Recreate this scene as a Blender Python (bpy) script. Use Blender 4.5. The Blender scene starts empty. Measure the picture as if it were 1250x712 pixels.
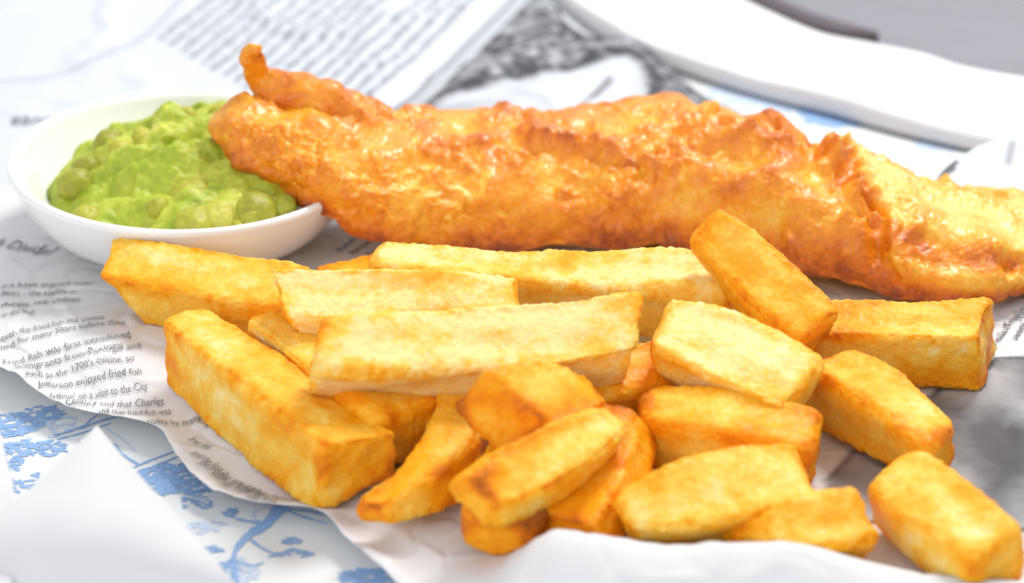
import bpy, math, random
import numpy as np
from mathutils import Vector, Matrix

S = 0.01                      # all shapes below are written in centimetres
random.seed(4)
rng = np.random.default_rng(11)
scene = bpy.context.scene

# ------------------------------------------------------------------ camera
PITCH, DIST, ZT = math.radians(27), 58.0, 1.0
cam_d = bpy.data.cameras.new('camera')
cam = bpy.data.objects.new('camera', cam_d)
scene.collection.objects.link(cam)
cam.location = (0, -DIST*math.cos(PITCH)*S, (ZT + DIST*math.sin(PITCH))*S)
cam.rotation_euler = (math.pi/2 - PITCH, 0, 0)
cam_d.sensor_width = 36
cam_d.angle = math.radians(25)
cam_d.clip_start, cam_d.clip_end = 0.01, 50
cam_d.dof.use_dof = True
cam_d.dof.focus_distance = 0.554
cam_d.dof.aperture_fstop = 10.0
scene.camera = cam

# ------------------------------------------------------------------ light
world = bpy.data.worlds.new('World'); scene.world = world
world.use_nodes = True
bg = world.node_tree.nodes['Background']
bg.inputs['Color'].default_value = (0.97, 0.98, 1.0, 1)
bg.inputs['Strength'].default_value = 0.70

def area(name, loc, target, size, power, col):
    l = bpy.data.lights.new(name, 'AREA'); l.shape = 'DISK'; l.size = size*S; l.energy = power; l.color = col
    o = bpy.data.objects.new(name, l); scene.collection.objects.link(o)
    o.location = Vector(loc)*S
    o.rotation_euler = (Vector(target)-Vector(loc)).to_track_quat('-Z', 'Y').to_euler()
    return o
area('window_light', (28, 48, 75), (0, 3, 0), 30, 7.5, (1.0, 0.985, 0.96))
area('front_fill_light', (-35, -60, 35), (0, 0, 0), 50, 1.5, (0.97, 0.98, 1.0))

vs = scene.view_settings
vs.view_transform = 'Standard'; vs.look = 'None'; vs.exposure = 0.10; vs.gamma = 1.0
vs.use_curve_mapping = False
scene.cycles.max_bounces = 7
scene.cycles.adaptive_threshold = 0.02

# ------------------------------------------------------------------ noise in numpy
def _hash(ix, iy, iz, seed):
    h = (ix.astype(np.int64)*374761393 + iy.astype(np.int64)*668265263 + iz.astype(np.int64)*2147483647 + seed*1274126177) & 0xffffffff
    h = ((h ^ (h >> 13))*1274126177) & 0xffffffff
    h = ((h ^ (h >> 16))*2246822519) & 0xffffffff
    return h ^ (h >> 15)

def noise(p, freq=1.0, seed=0):
    q = np.asarray(p, float)*freq + seed*17.31
    i = np.floor(q).astype(np.int64); f = q - i
    u = f*f*f*(f*(f*6-15)+10)
    out = 0
    for dx in (0, 1):
        wx = u[:, 0] if dx else 1-u[:, 0]
        for dy in (0, 1):
            wy = u[:, 1] if dy else 1-u[:, 1]
            for dz in (0, 1):
                wz = u[:, 2] if dz else 1-u[:, 2]
                h = _hash(i[:, 0]+dx, i[:, 1]+dy, i[:, 2]+dz, seed)
                gx = (h & 1023)/511.5-1; gy = ((h >> 10) & 1023)/511.5-1; gz = ((h >> 20) & 1023)/511.5-1
                out = out + wx*wy*wz*(gx*(f[:, 0]-dx)+gy*(f[:, 1]-dy)+gz*(f[:, 2]-dz))
    return out*1.25

def fbm(p, freq, oct=3, seed=0):
    a, s, t = 1.0, 0, 0
    for k in range(oct):
        s = s + a*noise(p, freq*2.03**k, seed+k*7); t += a; a *= .5
    return s/t*1.4

def worley(p, freq, seed=0):
    q = np.asarray(p, float)*freq + seed*9.7
    i = np.floor(q).astype(np.int64); f = q-i
    best = np.full(len(q), 9.0)
    for dx in (-1, 0, 1):
        for dy in (-1, 0, 1):
            for dz in (-1, 0, 1):
                h = _hash(i[:, 0]+dx, i[:, 1]+dy, i[:, 2]+dz, seed)
                ox = (h & 1023)/1023; oy = ((h >> 10) & 1023)/1023; oz = ((h >> 20) & 1023)/1023
                d = (dx+ox-f[:, 0])**2+(dy+oy-f[:, 1])**2+(dz+oz-f[:, 2])**2
                best = np.minimum(best, d)
    return np.sqrt(best)

def sstep(a, b, x):
    t = np.clip((x-a)/(b-a), 0, 1); return t*t*(3-2*t)

# ------------------------------------------------------------------ object helpers
COL = scene.collection
def mesh_obj(name, verts, faces, mat, parent=None, attrs=None, smooth=True, origin=None):
    v = np.asarray(verts, float)
    o_ = np.zeros(3) if origin is None else np.asarray(origin, float)
    me = bpy.data.meshes.new(name)
    me.from_pydata(((v-o_)*S).tolist(), [], faces if isinstance(faces, list) else faces.tolist())
    if smooth: me.polygons.foreach_set('use_smooth', [True]*len(me.polygons))
    for k, a in (attrs or {}).items():
        at = me.attributes.new(k, 'FLOAT', 'POINT'); at.data.foreach_set('value', np.asarray(a, np.float32))
    me.materials.append(mat); me.update()
    ob = bpy.data.objects.new(name, me); COL.objects.link(ob)
    ob.location = Vector(o_)*S
    if parent:
        ob.parent = parent; ob.location = Vector(o_)*S - parent.location
    return ob
def tag(o, label, cat=None, group=None, kind=None):
    if label: o['label'] = label
    if cat: o['category'] = cat
    if group: o['group'] = group
    if kind: o['kind'] = kind
    return o
def empty(name, loc):
    o = bpy.data.objects.new(name, None); COL.objects.link(o); o.location = Vector(loc)*S; o.empty_display_size = .01
    return o
def grid_faces(nu, nv, wrap_v=False):
    u = np.arange(nu-1); v = np.arange(nv if wrap_v else nv-1)
    U, V = np.meshgrid(u, v, indexing='ij'); V2 = (V+1) % nv
    return np.stack([U*nv+V, (U+1)*nv+V, (U+1)*nv+V2, U*nv+V2], -1).reshape(-1, 4)
def vnormals(P, nu, nv, wrap_v=False):
    G = P.reshape(nu, nv, 3)
    du = np.gradient(G, axis=0)
    if wrap_v: dv = (np.roll(G, -1, 1)-np.roll(G, 1, 1))/2
    else: dv = np.gradient(G, axis=1)
    n = np.cross(du, dv); l = np.linalg.norm(n, axis=-1, keepdims=True); l[l < 1e-9] = 1
    return (n/l).reshape(-1, 3)
def catmull(pts, n):
    P = np.asarray(pts, float); P = np.vstack([2*P[0]-P[1], P, 2*P[-1]-P[-2]])
    t = np.linspace(0, len(P)-3-1e-6, n); i = t.astype(int); f = (t-i)[:, None]
    p0, p1, p2, p3 = P[i], P[i+1], P[i+2], P[i+3]
    return .5*(2*p1+(p2-p0)*f+(2*p0-5*p1+4*p2-p3)*f**2+(3*p1-p0-3*p2+p3)*f**3)
def in_poly(x, y, poly):
    r = np.zeros(x.shape, bool); n = len(poly)
    for k in range(n):
        x0, y0 = poly[k]; x1, y1 = poly[(k+1) % n]
        if y0 == y1: continue
        c = ((y0 > y) != (y1 > y)) & (x < (x1-x0)*(y-y0)/(y1-y0)+x0)
        r ^= c
    return r
def seg_dist(x, y, line):
    d = np.full(x.shape, 1e9)
    for (x0, y0), (x1, y1) in zip(line[:-1], line[1:]):
        vx, vy = x1-x0, y1-y0; L = vx*vx+vy*vy+1e-12
        t = np.clip(((x-x0)*vx+(y-y0)*vy)/L, 0, 1)
        d = np.minimum(d, np.hypot(x-x0-t*vx, y-y0-t*vy))
    return d

# ------------------------------------------------------------------ materials
class NT:
    def __init__(self, name):
        self.m = bpy.data.materials.new(name); self.m.use_nodes = True
        self.t = self.m.node_tree; self.b = self.t.nodes['Principled BSDF']
    def n(self, typ, **kw):
        nd = self.t.nodes.new(typ)
        for k, v in kw.items():
            if k.startswith('i_'):
                nd.inputs[int(k[2:]) if k[2:].isdigit() else k[2:].replace('_', ' ')].default_value = v
            else: setattr(nd, k, v)
        return nd
    def l(self, a, b): self.t.links.new(a, b)
    def coord(self, scale):
        c = self.n('ShaderNodeTexCoord'); m = self.n('ShaderNodeMapping'); m.inputs['Scale'].default_value = scale if hasattr(scale, '__len__') else (scale,)*3
        self.l(c.outputs['Object'], m.inputs['Vector']); return m.outputs['Vector']
    def noise(self, vec, scale, detail=4, rough=.55):
        n = self.n('ShaderNodeTexNoise'); n.inputs['Scale'].default_value = scale; n.inputs['Detail'].default_value = detail; n.inputs['Roughness'].default_value = rough
        self.l(vec, n.inputs['Vector']); return n.outputs['Fac']
    def math(self, op, a, b=None, c=None):
        n = self.n('ShaderNodeMath', operation=op)
        for i, x in enumerate((a, b, c)):
            if x is None: continue
            if isinstance(x, (int, float)): n.inputs[i].default_value = x
            else: self.l(x, n.inputs[i])
        return n.outputs[0]
    def ramp(self, fac, stops):
        r = self.n('ShaderNodeValToRGB'); e = r.color_ramp.elements
        while len(e) < len(stops): e.new(.5)
        for el, (p, c) in zip(e, stops): el.position = p; el.color = (*c, 1)
        self.l(fac, r.inputs['Fac']); return r.outputs['Color']
    def attr(self, name):
        a = self.n('ShaderNodeAttribute'); a.attribute_name = name; return a.outputs['Fac']
    def mix(self, fac, a, b):
        m = self.n('ShaderNodeMix', data_type='RGBA')
        for s, x in ((0, fac), (6, a), (7, b)):
            if isinstance(x, (int, float)): m.inputs[s].default_value = x
            elif isinstance(x, tuple): m.inputs[s].default_value = (*x, 1)
            else: self.l(x, m.inputs[s])
        return m.outputs[2]
    def bump(self, h, strength, dist):
        b = self.n('ShaderNodeBump'); b.inputs['Strength'].default_value = strength; b.inputs['Distance'].default_value = dist
        self.l(h, b.inputs['Height']); self.l(b.outputs['Normal'], self.b.inputs['Normal'])
    def set(self, **kw):
        for k, v in kw.items():
            s = self.b.inputs[k.replace('_', ' ')]
            if hasattr(v, 'is_linked') or hasattr(v, 'links'): self.l(v, s)
            else: s.default_value = v
        return self

def m_chip():
    k = NT('fried_potato'); v = k.coord(1.0)
    n1 = k.noise(v, 160, 5, .6); n2 = k.noise(v, 700, 3, .6); n3 = k.noise(v, 60, 3, .5)
    t = k.attr('tone')
    t = k.math('ADD', t, k.math('MULTIPLY', k.math('SUBTRACT', n1, .5), .55))
    t = k.math('ADD', t, k.math('MULTIPLY', k.math('SUBTRACT', n2, .5), .32))
    t = k.math('ADD', t, k.math('MULTIPLY', k.math('SUBTRACT', n3, .5), .45))
    col = k.ramp(t, [(0, (.97, .75, .32)), (.17, (.97, .58, .085)), (.38, (.95, .40, .008)), (.62, (.82, .235, .004)), (.85, (.50, .13, .008)), (1, (.24, .06, .01))])
    k.set(Base_Color=col, Roughness=k.math('ADD', .24, k.math('MULTIPLY', n1, .32)), IOR=1.42)
    k.b.inputs['Subsurface Weight'].default_value = .38
    k.b.inputs['Subsurface Radius'].default_value = (1, .5, .12)
    k.b.inputs['Subsurface Scale'].default_value = .0035
    k.b.inputs['Coat Weight'].default_value = .05; k.b.inputs['Coat Roughness'].default_value = .18
    k.b.inputs['Specular IOR Level'].default_value = .2
    f = k.noise(v, 1500, 3, .65)
    h = k.math('ADD', k.math('MULTIPLY', n2, .7), k.math('MULTIPLY', f, .5))
    k.bump(h, .75, .0008)
    return k.m

def m_batter():
    k = NT('golden_batter'); v = k.coord(1.0)
    n1 = k.noise(v, 220, 6, .62); n2 = k.noise(v, 650, 4, .6); n3 = k.noise(v, 90, 3, .5)
    t = k.attr('tone')
    t = k.math('ADD', t, k.math('MULTIPLY', k.math('SUBTRACT', n1, .5), .55))
    t = k.math('ADD', t, k.math('MULTIPLY', k.math('SUBTRACT', n3, .5), .35))
    t = k.math('ADD', t, k.math('MULTIPLY', k.math('SUBTRACT', n2, .5), .35))
    col = k.ramp(t, [(0, (.95, .66, .18)), (.2, (.93, .47, .028)), (.42, (.88, .32, .006)), (.62, (.74, .195, .003)), (.82, (.42, .08, .003)), (1, (.17, .035, .005))])
    k.set(Base_Color=col, Roughness=k.math('ADD', .18, k.math('MULTIPLY', n1, .25)), IOR=1.45)
    k.b.inputs['Coat Weight'].default_value = .25; k.b.inputs['Coat Roughness'].default_value = .12
    k.b.inputs['Subsurface Weight'].default_value = .18
    k.b.inputs['Subsurface Radius'].default_value = (1, .4, .08)
    k.b.inputs['Subsurface Scale'].default_value = .003
    h = k.math('ADD', k.math('MULTIPLY', n2, .8), k.math('MULTIPLY', n1, 1.0))
    k.bump(h, .7, .0011)
    return k.m

def m_paper(name, base, photo=(.085, .085, .10)):
    k = NT(name); v = k.coord(1.0)
    n = k.noise(v, 40, 3, .5); f = k.noise(v, 900, 3, .6)
    c = k.mix(k.math('MULTIPLY', n, .5), base, tuple(x*.95 for x in base))
    c = k.mix(k.attr('ink'), c, photo)
    c = k.mix(k.attr('grease'), c, tuple(x*y for x, y in zip(base, (.80, .70, .62))))
    k.set(Base_Color=c, Roughness=.62)
    k.b.inputs['Specular IOR Level'].default_value = .25
    k.bump(k.math('ADD', k.math('MULTIPLY', n, 1.0), k.math('MULTIPLY', f, .05)), .35, .0012)
    # thin paper lets a little light through
    tr = k.n('ShaderNodeBsdfTranslucent'); k.l(c, tr.inputs['Color'])
    mx = k.n('ShaderNodeMixShader'); mx.inputs['Fac'].default_value = .22
    k.l(k.b.outputs[0], mx.inputs[1]); k.l(tr.outputs[0], mx.inputs[2])
    k.l(mx.outputs[0], k.t.nodes['Material Output'].inputs['Surface'])
    return k.m

def m_plain(name, col, rough, spec=.5, bump=None, vary=0.0, sss=0):
    k = NT(name); v = k.coord(1.0)
    n = k.noise(v, bump[0] if bump else 80, 4, .55)
    if vary: k.set(Base_Color=k.mix(n, tuple(c*(1-vary) for c in col), tuple(min(1, c*(1+vary)) for c in col)))
    else: k.b.inputs['Base Color'].default_value = (*col, 1)
    k.b.inputs['Roughness'].default_value = rough
    k.b.inputs['Specular IOR Level'].default_value = spec
    if sss:
        k.b.inputs['Subsurface Weight'].default_value = sss
        k.b.inputs['Subsurface Radius'].default_value = (1, .9, .5); k.b.inputs['Subsurface Scale'].default_value = .002
    if bump: k.bump(n, bump[1], bump[2])
    return k.m

def m_peas(name, stops, spec=.5):
    k = NT(name); v = k.coord(1.0)
    n1 = k.noise(v, 110, 5, .6); n2 = k.noise(v, 420, 3, .6)
    t = k.math('ADD', k.attr('tone'), k.math('ADD', k.math('MULTIPLY', k.math('SUBTRACT', n1, .5), .8), k.math('MULTIPLY', k.math('SUBTRACT', n2, .5), .35)))
    k.set(Base_Color=k.ramp(t, stops), Roughness=.52)
    k.b.inputs['Specular IOR Level'].default_value = spec
    k.b.inputs['Subsurface Weight'].default_value = .3
    k.b.inputs['Subsurface Radius'].default_value = (.6, 1, .1); k.b.inputs['Subsurface Scale'].default_value = .003
    k.bump(k.math('ADD', n1, k.math('MULTIPLY', n2, .5)), .5, .0012)
    return k.m

M_CHIP = m_chip(); M_BATTER = m_batter()
M_PAPER = m_paper('newsprint_paper', (.87, .87, .885))
M_PAPERB = m_paper('newsprint_paper_back', (.77, .80, .86))
M_INK = m_plain('printing_ink', (.20, .20, .215), .7, .2)
M_INK2 = m_plain('faded_ink', (.30, .31, .34), .7, .2)
M_CLOTH = m_plain('white_glazed_cloth', (.76, .785, .80), .35, .5, (60, .12, .001))
M_BLUE = m_plain('blue_print', (.26, .43, .72), .45, .4, None)
M_BLUE2 = m_plain('pale_blue_print', (.55, .66, .83), .45, .4, None)
M_NAPKIN = m_plain('white_napkin_cloth', (.74, .74, .755), .8, .1, (700, .25, .0004))
M_TISSUE = m_paper('white_tissue', (.80, .80, .815))
M_CHINA = m_plain('white_porcelain', (.86, .865, .86), .12, .5, None, 0)
M_TABLE = m_plain('grey_table', (.24, .24, .27), .6, .3, (25, .1, .001), .12)
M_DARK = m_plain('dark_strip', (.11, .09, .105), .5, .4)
M_MASH = m_peas('mushy_pea_mash', [(0, (.13, .20, .008)), (.35, (.37, .45, .022)), (.65, (.57, .61, .07)), (1, (.74, .72, .17))])
M_PEA = m_peas('whole_pea', [(0, (.22, .22, .02)), (.4, (.35, .36, .025)), (.75, (.48, .46, .045)), (1, (.58, .54, .08))])

# ------------------------------------------------------------------ setting
def plane_grid(x0, x1, y0, y1, nx, ny, zf):
    X, Y = np.meshgrid(np.linspace(x0, x1, nx), np.linspace(y0, y1, ny), indexing='ij')
    x, y = X.ravel(), Y.ravel()
    return np.stack([x, y, zf(x, y)], -1), grid_faces(nx, ny)
v, f = plane_grid(-70, 70, -40, 120, 40, 40, lambda x, y: x*0-1.05)
tag(mesh_obj('table_surface', v, f, M_TABLE), 'blurred grey table top behind the white napkin', None, None, 'structure')

# patterned cloth: one sheet, its far edge runs under the white napkin
near = catmull([(-40, -28), (-10, -30), (10, -30), (40, -28)], 90)
far = catmull([(-40, 60), (-6, 45), (7, 22.5), (14, 17), (40, 2)], 90)
T = np.linspace(0, 1, 130)[:, None, None]
XY = near[None]*(1-T)+far[None]*T
xy = XY.reshape(-1, 2); x, y = xy.T
def z_cloth(x, y):
    p = np.stack([x, y, x*0], -1)
    return -.55 + .12*noise(p, .12, 3) + .05*noise(p, .35, 5)
cloth = mesh_obj('patterned_tablecloth', np.stack([x, y, z_cloth(x, y)], -1), grid_faces(130, 90)[:, ::-1], M_CLOTH)
sol = cloth.modifiers.new('thickness', 'SOLIDIFY'); sol.thickness = .0006; sol.offset = -1
tag(cloth, 'glossy white tablecloth printed with blue branches and leaves', 'tablecloth')

# ------------------------------------------------------------------ newspaper sheets
EDGE_A = [tuple(p) for p in catmull([(-24, 4.6), (-17.5, 1.2), (-12.6, -2.3), (-10.7, -4.1), (-8.45, -4.95), (-7.75, -6.1), (-6.75, -7.75), (-5.3, -8.35), (-4.3, -8.6), (-3.55, -9.7), (-2.4, -11.4), (-1.2, -13.6), (1.5, -15.0), (7, -15.6), (13, -15.2), (22, -13)], 90)]
def z_A(x, y):
    x = np.asarray(x, float); y = np.asarray(y, float)
    p = np.stack([x, y, x*0], -1)
    # left part swells towards the viewer, ripple runs beside the bowl
    z = .05*noise(p, .3, 21) + .03*noise(p, .8, 22)
    cr = np.abs(noise(p, .45, 23)+.25*noise(p, 1.3, 24)); z = z + .055*(1-sstep(0, .14, cr)) - .04*(1-sstep(0, .10, np.abs(noise(p, .7, 25))))
    z = z + .35*np.exp(-((x+10.5)/2.6)**2-((y+1.2)/2.4)**2)
    # lifted rim along the near left edge
    d = seg_dist(x, y, EDGE_A)
    z = z + .30*np.exp(-(d/.5)**2)*sstep(2, -3, x) - .28*np.exp(-(d/1.1)**2)*sstep(2, -3, x)
    # crest of the curled front edge
    cy = -11.55 - .05*(x-2) - .012*(x-3)**2*(x > 3)
    amp = .92*sstep(-.6, 1.0, x)*(1-.55*sstep(3, 11, x)) + .25*sstep(-2.4, -1, x)
    amp = amp*(1+.12*np.sin(x*1.3+.4))
    dy = y-cy
    z = z + amp*np.where(dy > 0, np.exp(-(dy/.75)**2), np.exp(-(dy/1.35)**2))
    # sheet rises a little at the right
    z = z + .25*sstep(10.5, 15, x)*sstep(-6, 2, y)
    # pressed flat under dish and food, droops to the cloth at the outer edges
    return z
def sheet(name, near, far, zf, mat, nu, nv, inkf, greasef, thick=.012):
    N = catmull(near, nu); Fa = catmull(far, nu)
    T = np.linspace(0, 1, nv)[:, None, None]
    xy = (N[None]*(1-T)+Fa[None]*T).reshape(-1, 2); x, y = xy.T
    P = np.stack([x, y, zf(x, y)], -1)
    o = mesh_obj(name, P, grid_faces(nv, nu)[:, ::-1], mat, None, {'ink': inkf(x, y), 'grease': greasef(x, y)})
    s = o.modifiers.new('thickness', 'SOLIDIFY'); s.thickness = thick*S; s.offset = -1
    return o
PHOTO_A = catmull([(11.2, -2.0), (12.6, -1.6), (15, -2), (20, -3), (20, -9.5), (13.2, -9.6), (9.6, -9.4), (7.2, -9.0), (7.0, -7.6), (8.2, -5.4), (10.2, -3.2), (11.2, -2.0)], 80)
def ink_A(x, y):
    p = np.stack([x, y, x*0], -1)
    d = seg_dist(x, y, PHOTO_A); s = np.where(in_poly(x, y, PHOTO_A), d, -d)
    m = sstep(-.06, .06, s)
    tone = .68 + .95*fbm(p*np.array([1, .6, 1]), .4, 5, 31) + .14*np.sin(x*.9+y*1.7+2*noise(p, .3, 4))
    tone = np.where(s < .16, .95, tone)
    ink = m*np.clip(tone, .15, 1)
    # a printed engraving beside the big chip
    e = np.exp(-((x+5.9)/1.5)**2-((y+5.6+.75*(x+5.9))/.55)**2)
    ink = np.maximum(ink, .75*sstep(.25, .6, e)*sstep(-.15, .25, fbm(p, 3.2, 3, 8)))
    return ink
def grease_A(x, y):
    p = np.stack([x, y, x*0], -1)
    g = np.exp(-((x-2.5)/6.0)**2-((y+3.5)/4.5)**2)
    return np.clip(.75*g + .35*noise(p, .4, 9)*g, 0, .8)
near_A = EDGE_A
far_A = [(-24, 12), (-16, 8.8), (-9, 8.6), (-3, 8.4), (3, 7.6), (8, 7.2), (13, 6.6), (17, 5.6), (21, 4.5)]
sheet_A = sheet('newspaper_sheet', near_A, far_A, z_A, M_PAPER, 340, 330, ink_A, grease_A)
tag(sheet_A, 'printed newspaper sheet under the chips with a curled white front edge', 'newspaper')

EDGE_B = [(0.2, 28), (1.1, 24.4), (2.0, 21.6), (2.9, 19.9), (3.7, 19.2), (4.5, 18.8), (5.3, 17.6), (6.0, 15.9), (6.9, 14.2), (8.4, 12.2), (9.4, 9.0), (9.5, 5)]
def z_B(x, y):
    x = np.asarray(x, float); y = np.asarray(y, float)
    p = np.stack([x, y, x*0], -1)
    z = -.18 + .10*noise(p, .16, 41) + .03*noise(p, .5, 42)
    z = z + .16*(1-sstep(0, .2, np.abs(noise(p, .2, 43)+.2*noise(p, .7, 44))))
    # ripple of the far right corner
    z = z + .45*np.exp(-((x-3.6)/1.3)**2-((y-19.2)/2.4)**2) + .22*np.exp(-((x-6.6)/1.2)**2-((y-14.2)/1.8)**2)
    z = z + .35*sstep(15, 30, y)
    return z
COL_B = ((-4.05, 13.6), (-0.15, 24.0))           # rule along the text column
WHITE_B = catmull([(-3.3, 10.5), (-3.2, 13.6), (-2.2, 15.9), (-.4, 17.0), (2.2, 18.1), (3.6, 18.3), (4.4, 17.3), (4.3, 15.6), (3.7, 14.6), (4.3, 13.4), (4.2, 10), (-3.3, 10.5)], 90)
EB = [tuple(p) for p in catmull(EDGE_B, 60)]
def ink_B(x, y):
    p = np.stack([x, y, x*0], -1)
    (ax, ay), (bx, by) = COL_B
    L = math.hypot(bx-ax, by-ay); nx, ny = (by-ay)/L, -(bx-ax)/L
    s = (x-ax)*nx+(y-ay)*ny                       # distance to the right of the rule
    rule = np.exp(-((s-.12)/.10)**2)*.8+.5*np.exp(-((s-.42)/.08)**2)
    dw = seg_dist(x, y, WHITE_B); sw = np.where(in_poly(x, y, WHITE_B), dw, -dw)
    bricks = .78 + .75*noise(p*np.array([1, 1, 1]), 2.6, 6) + .35*noise(p, .9, 7)
    photo = sstep(.55, .75, s)*np.clip(bricks, .12, 1)
    inside = sstep(-.05, .55, sw)
    fig = np.clip(.10+.55*fbm(p, .55, 3, 12), 0, .8)*sstep(2.6, -1.5, x)
    # a thin dark stroke crossing the pale figure
    st = np.exp(-(seg_dist(x, y, [(1.1, 13.0), (2.1, 15.0), (3.1, 16.9)])/.10)**2)*.55 + np.exp(-(seg_dist(x, y, [(2.6, 15.8), (3.1, 16.7)])/.16)**2)*.4
    rim = np.exp(-((sw+.12)/.16)**2)*.35
    photo = photo*(1-inside)+np.clip(fig+st, 0, 1)*inside*(s > .55)+rim*(s > .55)
    arc = [(-18.5, 17.0), (-16.6, 17.0), (-14.9, 17.5), (-13.4, 18.9), (-12.3, 21.0), (-11.7, 23.0), (-11.2, 26)]
    ar = np.exp(-(seg_dist(x, y, [tuple(q) for q in catmull(arc, 40)])/.14)**2)*.30
    return np.clip(np.maximum(np.maximum(rule*(s < .5), photo*(s > .5)), ar), 0, 1)
left_B = [(-30, 6), (-30, 30)]
def sheet_back():
    nv, nu = 420, 420
    R = catmull(EDGE_B, nv)[::-1]                 # near -> far along the right edge
    Lf = np.stack([np.linspace(-30, -30, nv), np.linspace(5, 30, nv)], -1)
    T = np.linspace(0, 1, nu)[None, :, None]
    T = T**.6
    xy = (Lf[:, None]*(1-T)+R[:, None]*T).reshape(-1, 2); x, y = xy.T
    P = np.stack([x, y, z_B(x, y)], -1)
    o = mesh_obj('newspaper_page', P, grid_faces(nv, nu)[:, ::-1], M_PAPERB, None, {'ink': ink_B(x, y), 'grease': x*0})
    s = o.modifiers.new('thickness', 'SOLIDIFY'); s.thickness = .012*S; s.offset = -1
    return o
sheet_B = sheet_back()
tag(sheet_B, 'blurred newspaper page with a grey printed picture behind the fish and dish', 'newspaper')

# loose corner of newspaper lifted at the far right behind the fish
def corner_sheet():
    n = 60
    a = catmull([(10.9, 6.3), (11.8, 7.7), (12.45, 8.75), (13.45, 9.7)], n); b = catmull([(24, 6.3), (24, 9), (24, 12), (24, 15.5)], n)
    T = np.linspace(0, 1, 140)[None, :, None]
    xy = (a[:, None]*(1-T)+b[:, None]*T).reshape(-1, 2); x, y = xy.T
    p = np.stack([x, y, x*0], -1)
    return x, y
x, y = corner_sheet()
zc = lambda x, y: np.clip(.15+.19*(y-6.5), .12, 1.05) + .04*noise(np.stack([x, y, x*0], -1), .5, 3)
ink_c = .9*(seg_dist(x, y, [(11.9, 7.85), (12.55, 8.95)]) < .24) + np.exp(-(seg_dist(x, y, [(14.2, 8.9), (14.5, 9.9)])/.12)**2)*.5
sheet_C = mesh_obj('newspaper_corner', np.stack([x, y, zc(x, y)], -1), grid_faces(60, 140)[:, ::-1], M_PAPERB, None, {'ink': ink_c, 'grease': x*0})
s = sheet_C.modifiers.new('thickness', 'SOLIDIFY'); s.thickness = .012*S; s.offset = -1
tag(sheet_C, 'pale lifted corner of newspaper behind the right end of the fish', 'newspaper')

# ------------------------------------------------------------------ print on the paper
_tc = bpy.data.curves.new('type_setting', 'FONT'); _to = bpy.data.objects.new('type_setting', _tc); COL.objects.link(_to)
def text_tris(s):
    _tc.body = s; _tc.size = 1.0; _tc.resolution_u = 2
    bpy.context.view_layer.update()
    me = _to.evaluated_get(bpy.context.evaluated_depsgraph_get()).to_mesh()
    me.calc_loop_triangles()
    v = np.array([q.co[:2] for q in me.vertices]).reshape(-1, 2); f = [tuple(t.vertices) for t in me.loop_triangles]
    _to.to_mesh_clear(); return v, f
def print_text(name, parent, zf, lines, mat, lift=.05):
    """lines: (string, x, y, angle_deg, height, width, curl)"""
    V, Fc = [], []; off = 0
    for s, x0, y0, ang, h, w, curl in lines:
        v, f = text_tris(s)
        if not len(v): continue
        # heavier upright strokes: a second impression shifted by a hair
        for sh in (0.0,):
            a = math.radians(ang); tx, ty = (v[:, 0]+sh)*w, v[:, 1]*h
            ty = ty + curl*tx*tx
            X = x0+tx*math.cos(a)-ty*math.sin(a); Y = y0+tx*math.sin(a)+ty*math.cos(a)
            V.append(np.stack([X, Y, zf(X, Y)+lift+sh*.05], -1)); Fc += [tuple(i+off for i in t) for t in f]; off += len(v)
    return tag(mesh_obj(name, np.vstack(V), Fc, mat, parent, None, False), None, kind='stuff')
LINES_A = [('ers have argued over', -13.33, 1.99, 3.9, 0.42, 0.281, 0),
 ("860's - the Malins in", -13.22, 1.43, 3.2, 0.42, 0.24, 0),
 ('Mossley, near Oldham', -13.08, 0.73, 8.3, 0.42, 0.223, 0),
 ('or the first.', -12.98, 0.24, 8.3, 0.42, 0.192, 0),
 ('ever, the fried fish and potato', -12.75, -0.95, 16.7, 0.42, 0.217, 0),
 ('ned for many years before then', -12.66, -1.38, 17.3, 0.42, 0.244, 0),
 ('Fried fish was first introduced', -12.4, -2.31, 19.5, 0.42, 0.262, 0),
 ('immigrants from Portugal and', -12.06, -2.6, 16.9, 0.42, 0.257, 0),
 ("such as the 1700's cuisine, so", -11.72, -2.97, 15.0, 0.42, 0.222, 0),
 ('Jefferson enjoyed fried fish', -11.34, -3.41, 13.1, 0.42, 0.23, 0),
 ("fashion' on a visit to the City", -10.97, -3.93, 13.5, 0.42, 0.198, 0),
 ('Century said that Charles', -10.57, -4.24, 7.3, 0.42, 0.221, 0),
 ('and that fried fish was', -9.72, -4.67, 11.2, 0.42, 0.191, 0),
 ('today by many', -8.49, -5.09, 17.6, 0.42, 0.214, 0),
 ('North Divide?', -15.0, 4.96, -20.0, 0.8, 0.479, 0),
 ('fried fish', -7.53, -5.51, -42.6, 0.34, 0.196, 0),
 ('and the first in', -7.38, -6.17, -44.9, 0.34, 0.215, 0),
 ('the potato was intro', -7.17, -6.64, -37.2, 0.34, 0.226, 0),
 ('such as fried fish', -6.83, -7.1, -32.2, 0.34, 0.231, 0),
 ('for many years before', -6.55, -7.49, -25.0, 0.34, 0.208, 0),
 ('the first', -5.9, -8.15, -20.9, 0.34, 0.232, 0)]
print_text('printed_text', sheet_A, z_A, LINES_A, M_INK)
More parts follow.
